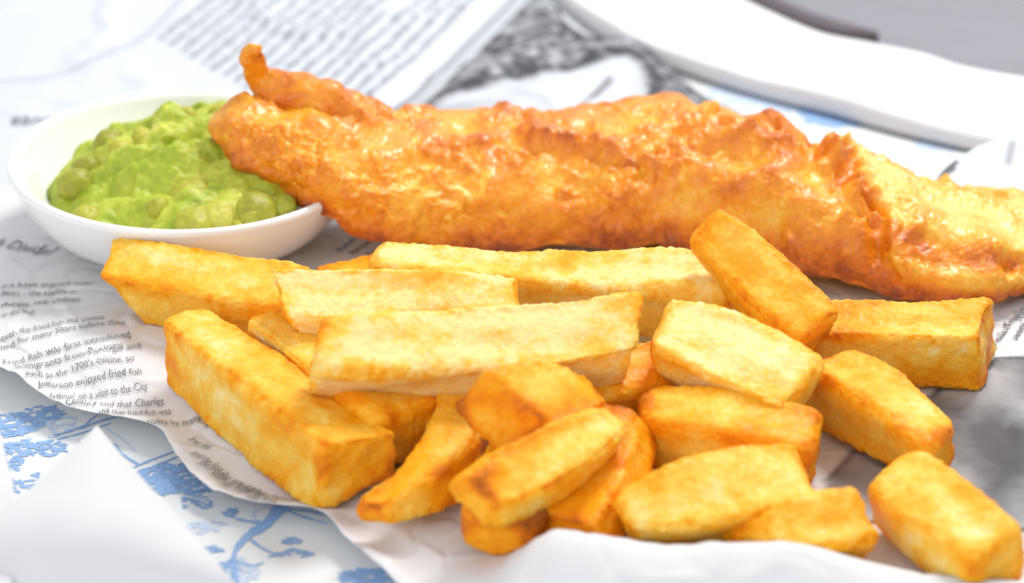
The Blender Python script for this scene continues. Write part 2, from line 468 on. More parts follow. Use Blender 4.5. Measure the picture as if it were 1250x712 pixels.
def pseudo_lines(name, parent, zf, rows, mat, lift=.05):
    """rows of tiny strokes: (x, y, angle, length, letter height)"""
    V, Fc = [], []; off = 0
    for x0, y0, ang, L, h in rows:
        a = math.radians(ang); ca, sa = math.cos(a), math.sin(a); t = 0
        while t < L:
            wl = random.randint(2, 8)
            for _ in range(wl):
                cw = h*random.uniform(.35, .75); hh = h*random.choice((.62, .62, .62, 1.0, 1.0)); b = -h*.25 if random.random() < .1 else 0
                for (u0, u1, w0, w1) in ((0, cw*.45, b, hh), (cw*.4, cw*.9, random.choice((0, hh*.4, hh*.75)), None)):
                    if w1 is None: w1 = w0+h*.24
                    q = np.array([(t+u0, w0), (t+u1, w0), (t+u1, w1), (t+u0, w1)])
                    X = x0+q[:, 0]*ca-q[:, 1]*sa; Y = y0+q[:, 0]*sa+q[:, 1]*ca
                    V.append(np.stack([X, Y, zf(X, Y)+lift], -1)); Fc.append((off, off+1, off+2, off+3)); off += 4
                t += cw
                if t > L: break
            t += h*.5
    return tag(mesh_obj(name, np.vstack(V), Fc, mat, parent, None, False), None, kind='stuff')
rows = []
(ax, ay), (bx, by) = COL_B; ang = math.degrees(math.atan2(by-ay, bx-ax)); L = math.hypot(bx-ax, by-ay); ux, uy = (bx-ax)/L, (by-ay)/L; px, py = -uy, ux
for k in range(16):
    o_ = 1.0+k*.57
    st = -1.2 + .34*k
    rows.append((ax+px*o_+ux*st, ay+py*o_+uy*st, ang, 12.5-.2*k-(3.5 if k % 6 == 4 else 0), .28))
for k in range(6):
    o_ = 3.9+k*.5
    rows.append((ax+px*o_-ux*3.2, ay+py*o_-uy*3.2, ang, 2.4, .16))
pseudo_lines('printed_column', sheet_B, z_B, rows, M_INK2)
print_text('printed_headline', sheet_B, z_B, [('eanne', -15.35, 13.4, 3, 1.15, .72, 0)], M_INK)
rows = [(x, y, a, L, .2) for x, y, a, L in [(-4.6, 4.3, 62, 2.6), (-4.25, 4.05, 62, 3), (-3.9, 3.8, 62, 3.2), (-3.55, 3.6, 62, 3.2), (-3.2, 3.5, 62, 3), (-2.85, 3.4, 62, 3),
        (12.9, .1, 60, 3), (13.5, -.2, 60, 3), (12.6, -.9, 60, 2.4), (11.9, -1.4, 60, 2.2)]]
pseudo_lines('printed_small_text', sheet_A, z_A, rows, M_INK)
bpy.data.objects.remove(_to); bpy.data.curves.remove(_tc)

# ------------------------------------------------------------------ blue print on the cloth
def ribbon(pts, w0, w1, zf, lift, V, Fc):
    c = catmull(pts, 24); d = np.gradient(c, axis=0); d /= np.linalg.norm(d, axis=1, keepdims=True)+1e-9
    n = np.stack([-d[:, 1], d[:, 0]], -1); w = np.linspace(w0, w1, 24)[:, None]*(1+.25*rng.standard_normal((24, 1)))
    off = sum(len(q) for q in V)
    for sgn in (1, -1):
        q = c+sgn*n*w; V.append(np.stack([q[:, 0], q[:, 1], zf(q[:, 0], q[:, 1])+lift], -1))
    Fc += [(off+i, off+i+1, off+24+i+1, off+24+i) for i in range(23)]
def leaf(cx, cy, L, W, a, zf, lift, V, Fc):
    t = np.linspace(0, 2*math.pi, 9)[:-1]; off = sum(len(q) for q in V)
    u = np.cos(t)*L*(1+.2*rng.standard_normal(8)*.5); v_ = np.sin(t)*W*(1+.3*rng.standard_normal(8)*.5)
    X = cx+u*math.cos(a)-v_*math.sin(a); Y = cy+u*math.sin(a)+v_*math.cos(a)
    V.append(np.stack([X, Y, zf(X, Y)+lift], -1)); Fc.append(tuple(range(off, off+8)))
def spray(V, Fc, cx, cy, rx, ry, rot, n, L, lift):
    for _ in range(n):
        r = math.sqrt(random.random()); th = random.uniform(0, 6.28)
        u, w = r*rx*math.cos(th), r*ry*math.sin(th); a = math.radians(rot)
        leaf(cx+u*math.cos(a)-w*math.sin(a), cy+u*math.sin(a)+w*math.cos(a), L*random.uniform(.5, 1.2), L*random.uniform(.25, .5), a+random.uniform(-.8, .8), z_cloth, lift, V, Fc)
V, Fc = [], []
V2, Fc2 = [], []
spray(V, Fc, -11.93, -3.99, 0.75, 0.6, 10, 110, 0.13, .018)
spray(V, Fc, -11.3, -3.48, 0.5, 0.45, 10, 60, 0.12, .018)
spray(V, Fc, -10.81, -5.09, 0.38, 0.35, 5, 40, 0.11, .018)
spray(V, Fc, -11.66, -5.46, 0.45, 0.8, -20, 70, 0.13, .018)
spray(V, Fc, -11.2, -6.52, 0.3, 0.5, -20, 24, 0.12, .018)
spray(V2, Fc2, -11.54, -4.49, 1.0, 0.8, 0, 60, 0.14, .012)
spray(V2, Fc2, -10.87, -3.91, 0.5, 0.4, 0, 20, 0.12, .012)
ribbon([(-10.84, -4.53), (-10.33, -4.18), (-9.72, -3.72), (-9.35, -3.56)], 0.05, 0.03, z_cloth, .018, V, Fc)
ribbon([(-10.73, -4.68), (-10.2, -4.38), (-9.59, -3.91)], 0.035, 0.02, z_cloth, .018, V, Fc)
ribbon([(-10.23, -4.18), (-10.08, -3.72), (-9.87, -3.4)], 0.03, 0.015, z_cloth, .018, V, Fc)
ribbon([(-9.65, -4.18), (-9.18, -4.68), (-8.82, -5.21)], 0.03, 0.02, z_cloth, .012, V2, Fc2)
ribbon([(-9.39, -4.87), (-9.13, -5.32), (-8.63, -5.83)], 0.06, 0.03, z_cloth, .018, V, Fc)
ribbon([(-8.8, -5.98), (-8.38, -5.61), (-7.86, -5.21)], 0.04, 0.03, z_cloth, .018, V, Fc)
ribbon([(-8.71, -6.23), (-8.25, -5.87), (-7.77, -5.46)], 0.04, 0.03, z_cloth, .018, V, Fc)
spray(V, Fc, -7.91, -6.27, 0.75, 0.45, 8, 120, 0.13, .018)
spray(V, Fc, -8.1, -6.94, 0.45, 0.25, 0, 45, 0.12, .018)
spray(V, Fc, -7.33, -6.84, 0.5, 0.35, -15, 60, 0.13, .018)
spray(V2, Fc2, -7.88, -6.52, 1.1, 0.7, 0, 40, 0.14, .012)
spray(V, Fc, -8.47, -6.34, 0.2, 0.35, 0, 12, 0.09, .018)
spray(V, Fc, -7.18, -7.46, 0.35, 0.3, 0, 16, 0.1, .018)
spray(V, Fc, -6.9, -7.6, 0.2, 0.2, 0, 10, 0.1, .018)
spray(V2, Fc2, -6.97, -8.55, 0.7, 0.25, 5, 30, 0.13, .012)
ribbon([(-5.15, -7.67), (-5.45, -8.41), (-5.81, -8.91), (-6.01, -9.46), (-6.0, -10.04), (-5.84, -10.72)], 0.16, 0.05, z_cloth, .018, V, Fc)
ribbon([(-5.81, -8.91), (-5.48, -9.33), (-5.06, -9.66)], 0.04, 0.02, z_cloth, .018, V, Fc)
ribbon([(-5.45, -8.41), (-6.01, -8.25), (-6.4, -8.01)], 0.06, 0.02, z_cloth, .018, V, Fc)
ribbon([(-5.57, -8.48), (-5.77, -7.94), (-5.43, -7.67)], 0.03, 0.02, z_cloth, .012, V2, Fc2)
ribbon([(-5.14, -7.74), (-4.75, -8.08), (-4.09, -8.41)], 0.05, 0.02, z_cloth, .018, V, Fc)
ribbon([(-5.01, -7.81), (-4.48, -7.94), (-4.2, -8.08)], 0.04, 0.02, z_cloth, .018, V, Fc)
ribbon([(-5.98, -9.72), (-6.26, -10.1), (-6.35, -10.47)], 0.05, 0.02, z_cloth, .018, V, Fc)
ribbon([(-6.0, -9.88), (-5.56, -10.04), (-5.36, -9.91)], 0.04, 0.02, z_cloth, .018, V, Fc)
spray(V, Fc, -4.8, -9.14, 0.18, 0.16, 0, 9, 0.12, .018)
spray(V, Fc, -4.85, -9.59, 0.45, 0.2, 0, 14, 0.13, .018)
spray(V2, Fc2, -5.74, -9.97, 0.3, 0.3, 0, 18, 0.1, .012)
spray(V2, Fc2, -5.98, -10.35, 0.55, 0.5, 0, 50, 0.12, .012)
spray(V, Fc, -6.07, -10.22, 0.3, 0.4, 0, 18, 0.11, .018)
spray(V, Fc, -6.58, -9.4, 0.3, 0.15, 0, 8, 0.12, .018)
spray(V, Fc, -6.28, -7.94, 0.22, 0.15, 0, 9, 0.12, .018)
spray(V, Fc, -3.15, -10.47, 0.5, 0.35, 0, 60, 0.14, .018)
spray(V2, Fc2, -2.71, -10.6, 0.3, 0.3, 0, 25, 0.12, .012)
spray(V, Fc, 9.98, 15.12, 1.0, 0.8, -20, 80, 0.3, .018)
spray(V2, Fc2, 7.33, 17.02, 1.0, 1.0, -20, 60, 0.3, .012)
spray(V2, Fc2, 8.67, 16.06, 0.8, 0.7, -20, 40, 0.3, .012)
spray(V2, Fc2, 12.85, 12.8, 0.6, 0.6, 0, 30, 0.25, .012)
spray(V, Fc, 10.44, 14.72, 0.5, 0.4, -20, 40, 0.25, .018)
tag(mesh_obj('blue_foliage_print', np.vstack(V), Fc, M_BLUE, cloth, None, False), None, kind='stuff')
tag(mesh_obj('pale_foliage_print', np.vstack(V2), Fc2, M_BLUE2, cloth, None, False), None, kind='stuff')

# ------------------------------------------------------------------ napkins
def napkin_slab(name, outline_near, outline_far, z0, thick, seed, nu=120, nv=90):
    N = catmull(outline_near, nu); Fa = catmull(outline_far, nu)
    # closed soft slab: top sheet, rolled front, bottom
    t = np.linspace(0, 1, nv)
    P = []
    for k, tt in enumerate(t):
        xy = N*(1-tt)+Fa*tt
        edge = min(tt, 1-tt)*18
        bul = math.sqrt(max(0, 1-(1-min(edge, 1))**2))
        zz = z0+thick*bul + (.30*noise(np.stack([xy[:, 0], xy[:, 1], xy[:, 0]*0], -1), .22, seed)+.025*noise(np.stack([xy[:, 0], xy[:, 1], xy[:, 0]*0], -1), .9, seed+1))*bul
        P.append(np.column_stack([xy, zz]))
    for k, tt in enumerate(t[::-1][1:-1]):
        xy = N*(1-tt)+Fa*tt; P.append(np.column_stack([xy, np.full(nu, z0)-.02*0]))
    P = np.array(P); nr = len(P)
    P = P.transpose(1, 0, 2).reshape(-1, 3)
    return P, grid_faces(nu, nr, True)
P, f = napkin_slab('n', [(0.2, 30), (1.6, 25.2), (3.6, 21.0), (6.9, 17.3), (10, 14.9), (13.0, 12.7), (16, 11.2), (22, 8.6)],
                   [(6.4, 30), (7.6, 25.5), (8.6, 23.2), (10.2, 21.0), (12.0, 19.8), (13.4, 19.0), (16.0, 16.8), (26, 11)], -.42, .55, 61)
nap = mesh_obj('folded_napkin', P, f, M_NAPKIN)
tag(nap, 'thick folded white napkin lying behind the newspaper at the back', 'napkin')
# dark bar standing in for an unidentified dark streak along the napkin's far side
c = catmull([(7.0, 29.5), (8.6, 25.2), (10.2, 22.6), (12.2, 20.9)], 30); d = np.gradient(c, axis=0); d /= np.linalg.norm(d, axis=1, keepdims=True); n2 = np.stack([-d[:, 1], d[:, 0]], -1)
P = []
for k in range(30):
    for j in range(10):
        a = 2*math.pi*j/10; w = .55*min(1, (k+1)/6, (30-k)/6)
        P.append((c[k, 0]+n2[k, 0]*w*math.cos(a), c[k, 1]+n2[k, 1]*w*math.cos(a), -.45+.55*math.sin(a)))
strip = mesh_obj('dark_bar', P, grid_faces(30, 10, True), M_DARK)
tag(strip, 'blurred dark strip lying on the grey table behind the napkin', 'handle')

# white paper napkin in the near left corner, folded to a peak
def near_napkin():
    nu, nv = 120, 140
    X, Y = np.meshgrid(np.linspace(-15.5, -4.2, nu), np.linspace(-17, -5.0, nv), indexing='ij')
    return X.ravel(), Y.ravel(), nu, nv
def fold_sheet(name, ea, eb, bulge, n=90, seed=0):
    a, b = catmull(ea, n), catmull(eb, n); s_ = np.linspace(0, 1, n)[None, :, None]
    P = a[:, None]*(1-s_)+b[:, None]*s_
    t_ = np.linspace(0, 1, n)[:, None]; w = np.sin(math.pi*np.linspace(0, 1, n))[None, :]
    P[..., 2] += bulge*w*np.sqrt(t_)
    P = P.reshape(-1, 3); P[:, 2] += .22*noise(P, .38, seed+3)*np.repeat(np.sqrt(t_.ravel()), n)+.07*noise(P, .8, seed)+.02*noise(P, 1.7, seed+1)
    o = mesh_obj(name, P, grid_faces(n, n), M_TISSUE)
    m_ = o.modifiers.new('thickness', 'SOLIDIFY'); m_.thickness = .05*S; m_.offset = 0
    return o
nk = fold_sheet('paper_napkin', [(-8.99, -8.48, 2.0), (-9.56, -10.35, 2.2), (-10.18, -11.94, 2.2), (-11.24, -12.88, 1.6), (-12.95, -13.58, -0.3)], [(-8.97, -8.48, 2.0), (-8.0, -10.15, 2.0), (-7.04, -11.59, 1.9), (-6.16, -12.8, 1.7), (-5.29, -13.59, 1.0), (-4.89, -13.3, -0.3)], .45, 90, 51)
tag(nk, 'white paper napkin folded to a peak in the near left corner', 'napkin')
nk = fold_sheet('paper_napkin', [(-11.83, -7.49, 1.9), (-11.91, -9.76, 1.6), (-12.05, -11.68, 1.2), (-12.14, -13.72, 0.6)], [(-11.05, -8.66, 2.0), (-10.72, -9.62, 1.8), (-10.37, -10.77, 1.7), (-9.84, -14.02, 1.2)], .25, 60, 55)
tag(nk, 'sliver of white napkin at the left edge of the picture', 'napkin')

# ------------------------------------------------------------------ dish of peas
BC = np.array([-8.9, 5.55, 0.0])
tilt = Matrix.Rotation(math.radians(2.2), 3, 'Y')
prof = [(0, .30), (1.5, .30), (2.6, .34), (3.2, .55), (3.85, 1.10), (4.25, 1.62), (4.44, 1.95), (4.52, 2.05), (4.62, 2.09), (4.70, 2.05), (4.73, 1.96), (4.70, 1.84), (4.55, 1.45), (4.25, .92), (3.85, .45), (3.35, .14), (3.15, .08), (2.9, .07), (2.6, .12), (0, .12)]
pc = catmull(prof, 110); pc[:, 0] = np.maximum(pc[:, 0], 0)
na = 160; ang = np.linspace(0, 2*math.pi, na, endpoint=False)
P = np.stack([pc[:, 0][:, None]*np.cos(ang), pc[:, 0][:, None]*np.sin(ang), np.repeat(pc[:, 1][:, None], na, 1)], -1).reshape(-1, 3)
P = P @ np.array(tilt).T; P[:, 2] += .19
dish = mesh_obj('round_dish', P+BC, grid_faces(110, na, True), M_CHINA, None, None, True, BC)
tag(dish, 'small round white porcelain dish holding green mushy peas', 'dish')

peas = empty('mushy_peas', BC+np.array([0, 0, .6]))
tag(peas, 'heap of green mushy peas in the white dish', 'mushy peas')
def peas_height(x, y):
    """height of the mash above the dish foot; x,y relative to the dish centre"""
    p = np.stack([x, y, x*0], -1)
    cx, cy = x-.75, y-.1
    r = np.hypot(cx/3.65, cy/3.85)
    h = 1.95+1.15*np.clip(1-r**2.4, -1.2, 1)
    h = h + .42*fbm(p, .55, 2, 71) + .16*noise(p, 1.5, 72) + .06*fbm(p, 4, 2, 73)
    w = worley(p, .95, 74); h = h + .55*np.clip(.6-w, 0, 1) - .35*sstep(.18, .5, noise(p, 1.1, 79))
    # furrow
    h = h - .35*np.exp(-(seg_dist(x, y, [(-2.2, -1.4), (-.5, -1.2), (.4, -.2)])/.22)**2)
    return h
nr_, na_ = 130, 260
rr = np.linspace(0.001, 4.10, nr_); aa = np.linspace(0, 2*math.pi, na_, endpoint=False)
X = (rr[:, None]*np.cos(aa)*.98+.12).ravel(); Y = (rr[:, None]*np.sin(aa)).ravel()
Z = peas_height(X, Y)
rad = np.hypot(X, Y)
lim = np.interp(rad, [0, 3.0, 3.6, 3.9, 4.2, 4.5], [9, 9, 3.1, 2.5, 2.0, 1.8])
Z = np.minimum(Z, lim+.15*noise(np.stack([X, Y, X*0], -1), 1.4, 5))
Z = np.maximum(Z, np.interp(rad, [0, 3.2, 3.85, 4.3], [.5, .6, 1.2, 1.7]))
pts = np.stack([X, Y, Z], -1)
nrm = vnormals(pts, nr_, na_, True)
pts = pts + nrm*(.09*fbm(pts, 2.6, 3, 77))[:, None]
tone = .45+.45*fbm(pts, .9, 3, 80)
mash = mesh_obj('mash', pts+BC, grid_faces(nr_, na_, True), M_MASH, peas, {'tone': tone}, True, BC)
def pea(px_, py_, r, dz, sq, t0):
    dz = dz+.02
    a = np.linspace(0, math.pi, 26); b = np.linspace(0, 2*math.pi, 44, endpoint=False)
    q = np.stack([np.sin(a)[:, None]*np.cos(b), np.sin(a)[:, None]*np.sin(b), np.cos(a)[:, None]*np.ones_like(b)], -1).reshape(-1, 3)
    off = np.array([px_*3.1, py_*2.3, r*7])
    q = q*(1+.16*noise(q+off, 1.1, 90)+.09*noise(q+off, 3.0, 91)+.03*noise(q+off, 8, 93))[:, None]*r*np.array([1.08, 1, sq])
    rot = np.array(Matrix.Rotation(random.uniform(-.6, .6), 3, random.choice('XY')) @ Matrix.Rotation(random.uniform(0, 6), 3, 'Z')); q = q @ rot.T
    z = float(peas_height(np.array([px_]), np.array([py_]))[0]); z = min(z, float(np.interp(math.hypot(px_, py_), [0, 3, 3.6, 4.2], [9, 9, 3.0, 1.75])))
    c0 = BC+np.array([px_, py_, z+dz])
    mesh_obj('pea', q+c0, grid_faces(26, 44, True), M_PEA, peas, {'tone': t0+.25*noise(q+off, 1.0, 92)}, True, c0)
pea(-1.98, 0.32, 0.42, -0.15, .92, 0.35)
pea(-1.62, -0.30, 0.29, -0.10, .92, 0.75)
pea(-2.53, -0.54, 0.38, -0.13, .92, 0.45)
pea(-2.67, -1.27, 0.49, -0.17, .92, 0.3)
pea(-2.13, -2.68, 0.44, -0.16, .92, 0.75)
pea(0.54, -2.46, 0.60, -0.21, .92, 0.6)
pea(1.25, -3.32, 0.58, -0.20, .92, 0.8)
pea(2.24, -3.01, 0.60, -0.21, .92, 0.45)
pea(2.20, -3.32, 0.38, -0.13, .92, 0.6)
pea(1.89, -3.62, 0.20, -0.07, .92, 0.9)
pea(2.84, -3.26, 0.24, -0.09, .92, 0.5)
pea(-1.07, 0.20, 0.31, -0.11, .92, 0.8)
pea(0.02, 0.99, 0.31, -0.11, .92, 0.6)
pea(0.91, 1.28, 0.29, -0.10, .92, 0.7)
pea(0.77, -3.75, 0.49, -0.17, .92, 0.6)
pea(2.90, -2.72, 0.44, -0.16, .92, 0.4)
pea(-0.25, -3.09, 0.31, -0.11, .92, 0.5)

# ------------------------------------------------------------------ battered fish
ST = np.array([(-8.05, 4.7, 3.35, .55, .55, 8), (-7.3, 4.8, 2.95, 1.15, 1.0, 14), (-6.2, 4.9, 2.45, 1.7, 1.3, 16), (-5.0, 4.95, 2.02, 2.2, 1.5, 13), (-3.9, 5.2, 1.3, 2.45, 1.6, 12),
    (-2.6, 5.6, .75, 2.65, 1.75, 9), (-1, 6.2, .35, 2.85, 1.9, 5), (1.5, 6.6, .22, 3.0, 2.0, 2), (3.5, 6.6, .22, 3.1, 2.15, 0), (5.2, 6.2, .22, 3.2, 2.3, 0), (7.0, 5.2, .22, 3.2, 2.2, 0), (8.5, 4.5, .22, 3.1, 1.85, 0),
    (10.2, 3.7, .22, 3.1, 1.3, 0), (12, 3.25, .22, 2.8, 1.0, 0), (13.6, 3.4, .22, 2.3, .85, 0), (15.3, 3.8, .22, 1.6, .7, 0), (16.3, 4.1, .25, .7, .45, 0)])
NU, NV = 760, 300
c = catmull(ST, NU)
# even out spacing along x
xs = np.linspace(c[0, 0], c[-1, 0], NU)
cs = np.stack([np.interp(xs, c[:, 0], c[:, k]) for k in range(ST.shape[1])], -1)
cap = np.minimum(1, np.minimum((np.arange(NU)+.02)/34, (NU-1-np.arange(NU)+.02)/40)); cap = np.sqrt(np.clip(1-(1-cap)**2, 0, 1))
vv = np.linspace(0, 2*math.pi, NV, endpoint=False)     # 0 = near side, pi/2 = top
cv, sv = np.cos(vv), np.sin(vv)
sy = np.sign(cv)*np.abs(cv)**.78; sz = np.where(sv > 0, np.abs(sv)**.85, -.28*np.abs(sv)**.7)
a_ = cs[:, 3]*cap; b_ = cs[:, 4]*cap
roll = np.radians(cs[:, 5])
ly = -a_[:, None]*sy[None]; lz = b_[:, None]*sz[None]
yy = cs[:, 1][:, None] + ly*np.cos(roll)[:, None] - lz*np.sin(roll)[:, None]
zz = (cs[:, 2]+.28*cs[:, 4])[:, None] + ly*np.sin(roll)[:, None] + lz*np.cos(roll)[:, None]
P = np.stack([np.repeat(cs[:, 0][:, None], NV, 1), yy, zz], -1).reshape(-1, 3)
nrm = -vnormals(P, NU, NV, True)
UX = P[:, 0]; lat = np.tile(sy, (NU, 1)).ravel(); topness = np.clip(np.tile(sv, (NU, 1)).ravel(), -1, 1)
yrel = (P[:, 1]-np.repeat(cs[:, 1], NV))/np.repeat(cs[:, 3], NV)     # -1 near .. 1 far
o3 = P+np.array([3.3, 1.7, 9.1])
low = noise(o3, .38, 101); mid = noise(o3, .95, 102); rid = 1-np.abs(noise(o3, 1.7, 103))*2.2
bub = worley(o3+.12*np.stack([noise(o3, 3, 1), noise(o3, 3, 2), noise(o3, 3, 3)], -1), 2.4, 104); bub2 = worley(o3, 5.5, 105)
rough = .22+1.0*sstep(-.15, .35, noise(o3, .55, 108)+.3*noise(o3, 1.6, 109)+.12)*sstep(-.2, .5, topness)
disp = .24*low + .30*mid + .10*np.clip(rid, -1, 1)*rough + rough*(.15*(.5-bub) + .06*(.5-bub2) + .07*fbm(o3, 3.5, 3, 106)) + .018*noise(o3, 11, 107)
capw = np.repeat(cap, NV)
# flap of batter that ends in a ragged edge, with a lower paler patch to its right
ex = 9.75-.20*(P[:, 1]-1.0)+.28*noise(np.stack([P[:, 1]*.9, P[:, 1]*0, P[:, 2]*0], -1), 1.0, 111)+.10*noise(o3, 2.2, 112)
s = UX-ex; tp = sstep(.05, .45, topness)
patch = sstep(-.02, .14, s)*tp
front_rim = np.exp(-((yrel+.80+.06*noise(o3, .8, 4))/.13)**2)*(UX > 9.2)
far_rim = np.exp(-((yrel-.62)/.22)**2)*(UX > 9.2)
disp = disp - .38*patch + .42*np.exp(-((s+.22)/.25)**2)*tp*(.6+noise(o3, 1.6, 113)) + (.34*front_rim*(.8+.6*noise(o3, 1.5, 114))+.25*far_rim*(.7+noise(o3, 1.5, 115)))*sstep(0, 1.2, s)
disp = disp - patch*.6*(.10*(.5-bub)+.2*mid)
# folds in the batter
def fold(line, w, amp):
    return amp*np.exp(-(seg_dist(UX, P[:, 1], line)/w)**2)*(topness > .1)
tr = fold([(0.6, 5.9), (2.0, 5.5), (2.6, 5.1)], .28, -.30)+fold([(2.3, 6.6), (2.35, 5.4)], .14, -.18)+fold([(5.0, 5.2), (6.2, 4.9), (7.2, 4.6)], .35, -.28)+fold([(-4.6, 5.4), (-2.8, 5.3), (-1, 5.5)], .4, -.12)
rg = fold([(.3, 5.2), (1.8, 4.9), (2.6, 4.6)], .25, .14)+fold([(4.6, 5.9), (5.6, 5.8), (6.3, 5.4)], .22, .24)+fold([(7.4, 6.0), (8.0, 5.0), (8.8, 3.6)], .30, .22)+fold([(5.2, 4.4), (7.0, 3.8)], .3, .14)
disp = disp+tr+rg
# crumbly lower edge on the near side
low_edge = np.exp(-((topness+.05)/.22)**2)*(yrel < 0)
disp = disp+low_edge*(.22*noise(o3, 1.8, 121)+.10*(.5-bub))
P2 = P+nrm*(disp*np.clip(capw*1.3, 0, 1))[:, None]
# craggy spikes
wx, wy, wn = .16*noise(o3, 2.6, 133), .16*noise(o3, 2.6, 134), noise(o3, 3.0, 131)
w2 = noise(o3, 2.0, 132)
crumbs = [(8.75+.11*(4.5-q)+random.gauss(0, .30), q, random.uniform(.06, .20), random.uniform(.14, .26)) for q in np.linspace(1.6, 5.6, 44)]
crumbs += [(random.uniform(-7, 9), random.uniform(3.2, 6.6), random.uniform(.06, .16), random.uniform(.10, .24)) for _ in range(70)]
for (sx, sy_, amp, rr_) in crumbs+[(8.62, 5.0, .75, .34), (8.8, 4.4, .45, .40), (9.0, 3.7, .35, .38), (7.35, 6.0, .5, .22), (8.35, 5.6, .35, .25), (9.1, 3.0, .40, .3), (9.3, 2.3, .3, .25), (8.3, 4.2, .35, .25), (7.8, 5.1, .3, .3), (5.4, 6.6, .25, .4), (6.3, 5.0, .30, .25), (-3.4, 6.3, .18, .25), (9.9, 5.4, .2, .25), (11.8, 5.5, .18, .3), (13.2, 4.9, .2, .25)]:
    g = np.exp(-((((UX+wx-sx)**2+(P[:, 1]+wy-sy_)**2)/rr_**2)**1.5))*(topness > 0)*(1+.6*wn)
    P2[:, 2] += amp*g; disp = disp+.45*amp*g; P2[:, 0] += .35*amp*g*w2
tone = .43+.55*(-.35*low-.45*mid)-.55*tr+.30*rg+.26*(bub-.45)*rough+.14*(bub2-.45)*rough
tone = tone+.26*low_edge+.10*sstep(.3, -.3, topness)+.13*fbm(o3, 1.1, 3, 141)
tone = tone-.40*patch*(1-front_rim)+.18*front_rim*sstep(0, 1, s)+.18*np.exp(-((s+.15)/.3)**2)*tp+.18*far_rim*sstep(0, 1, s)
tone = tone-.26*sstep(.25, .55, fbm(o3, 2.6, 3, 142))*sstep(0, .4, topness)      # pale flecks painted in as glossy highlights on the upper side
base = np.array([3.5, 6.0, .2])
fish = empty('battered_fish', base)
tag(fish, 'large golden battered fish fillet resting over the dish rim and newspaper', 'fish')
P2[:, 2] = np.maximum(P2[:, 2], .16)
mesh_obj('batter', P2, grid_faces(NU, NV, True), M_BATTER, fish, {'tone': tone}, True, base)
# curled tail tip standing up at the left end
tc = catmull([(-4.3, 5.5, 2.9, 1.0), (-5.1, 5.55, 3.25, 1.15), (-5.95, 5.65, 3.8, .98), (-6.4, 5.7, 4.2, .62), (-6.72, 5.75, 4.55, .38), (-6.85, 5.7, 4.9, .29), (-6.85, 5.6, 5.15, .28), (-6.74, 5.45, 5.32, .27), (-6.62, 5.3, 5.28, .24)], 90)
n_t = 40; a2 = np.linspace(0, 2*math.pi, n_t, endpoint=False)
dd = np.gradient(tc[:, :3], axis=0); dd /= np.linalg.norm(dd, axis=1, keepdims=True)
s1 = np.cross(dd, (0, 1, 0)); s1 /= np.linalg.norm(s1, axis=1, keepdims=True); s2 = np.cross(dd, s1)
rt = tc[:, 3]*np.sqrt(np.clip(1-(np.clip((np.arange(90)-80)/9.2, 0, 1))**2, 0, 1))
Q = (tc[:, None, :3]+rt[:, None, None]*(np.cos(a2)[None, :, None]*s1[:, None]+.6*np.sin(a2)[None, :, None]*s2[:, None])).reshape(-1, 3)
nn = vnormals(Q, 90, n_t, True)
if np.mean(np.sum((Q-np.repeat(tc[:, :3], n_t, 0))*nn, 1)) < 0: nn = -nn
Q = Q+nn*(.16*noise(Q, 1.6, 151)+.07*noise(Q, 4, 152))[:, None]*np.repeat(np.clip(rt/.2, 0, 1), n_t)[:, None]
mesh_obj('tail_curl', Q, grid_faces(90, n_t, True), M_BATTER, fish, {'tone': .50+.3*noise(Q, 1.5, 153)}, True, base)


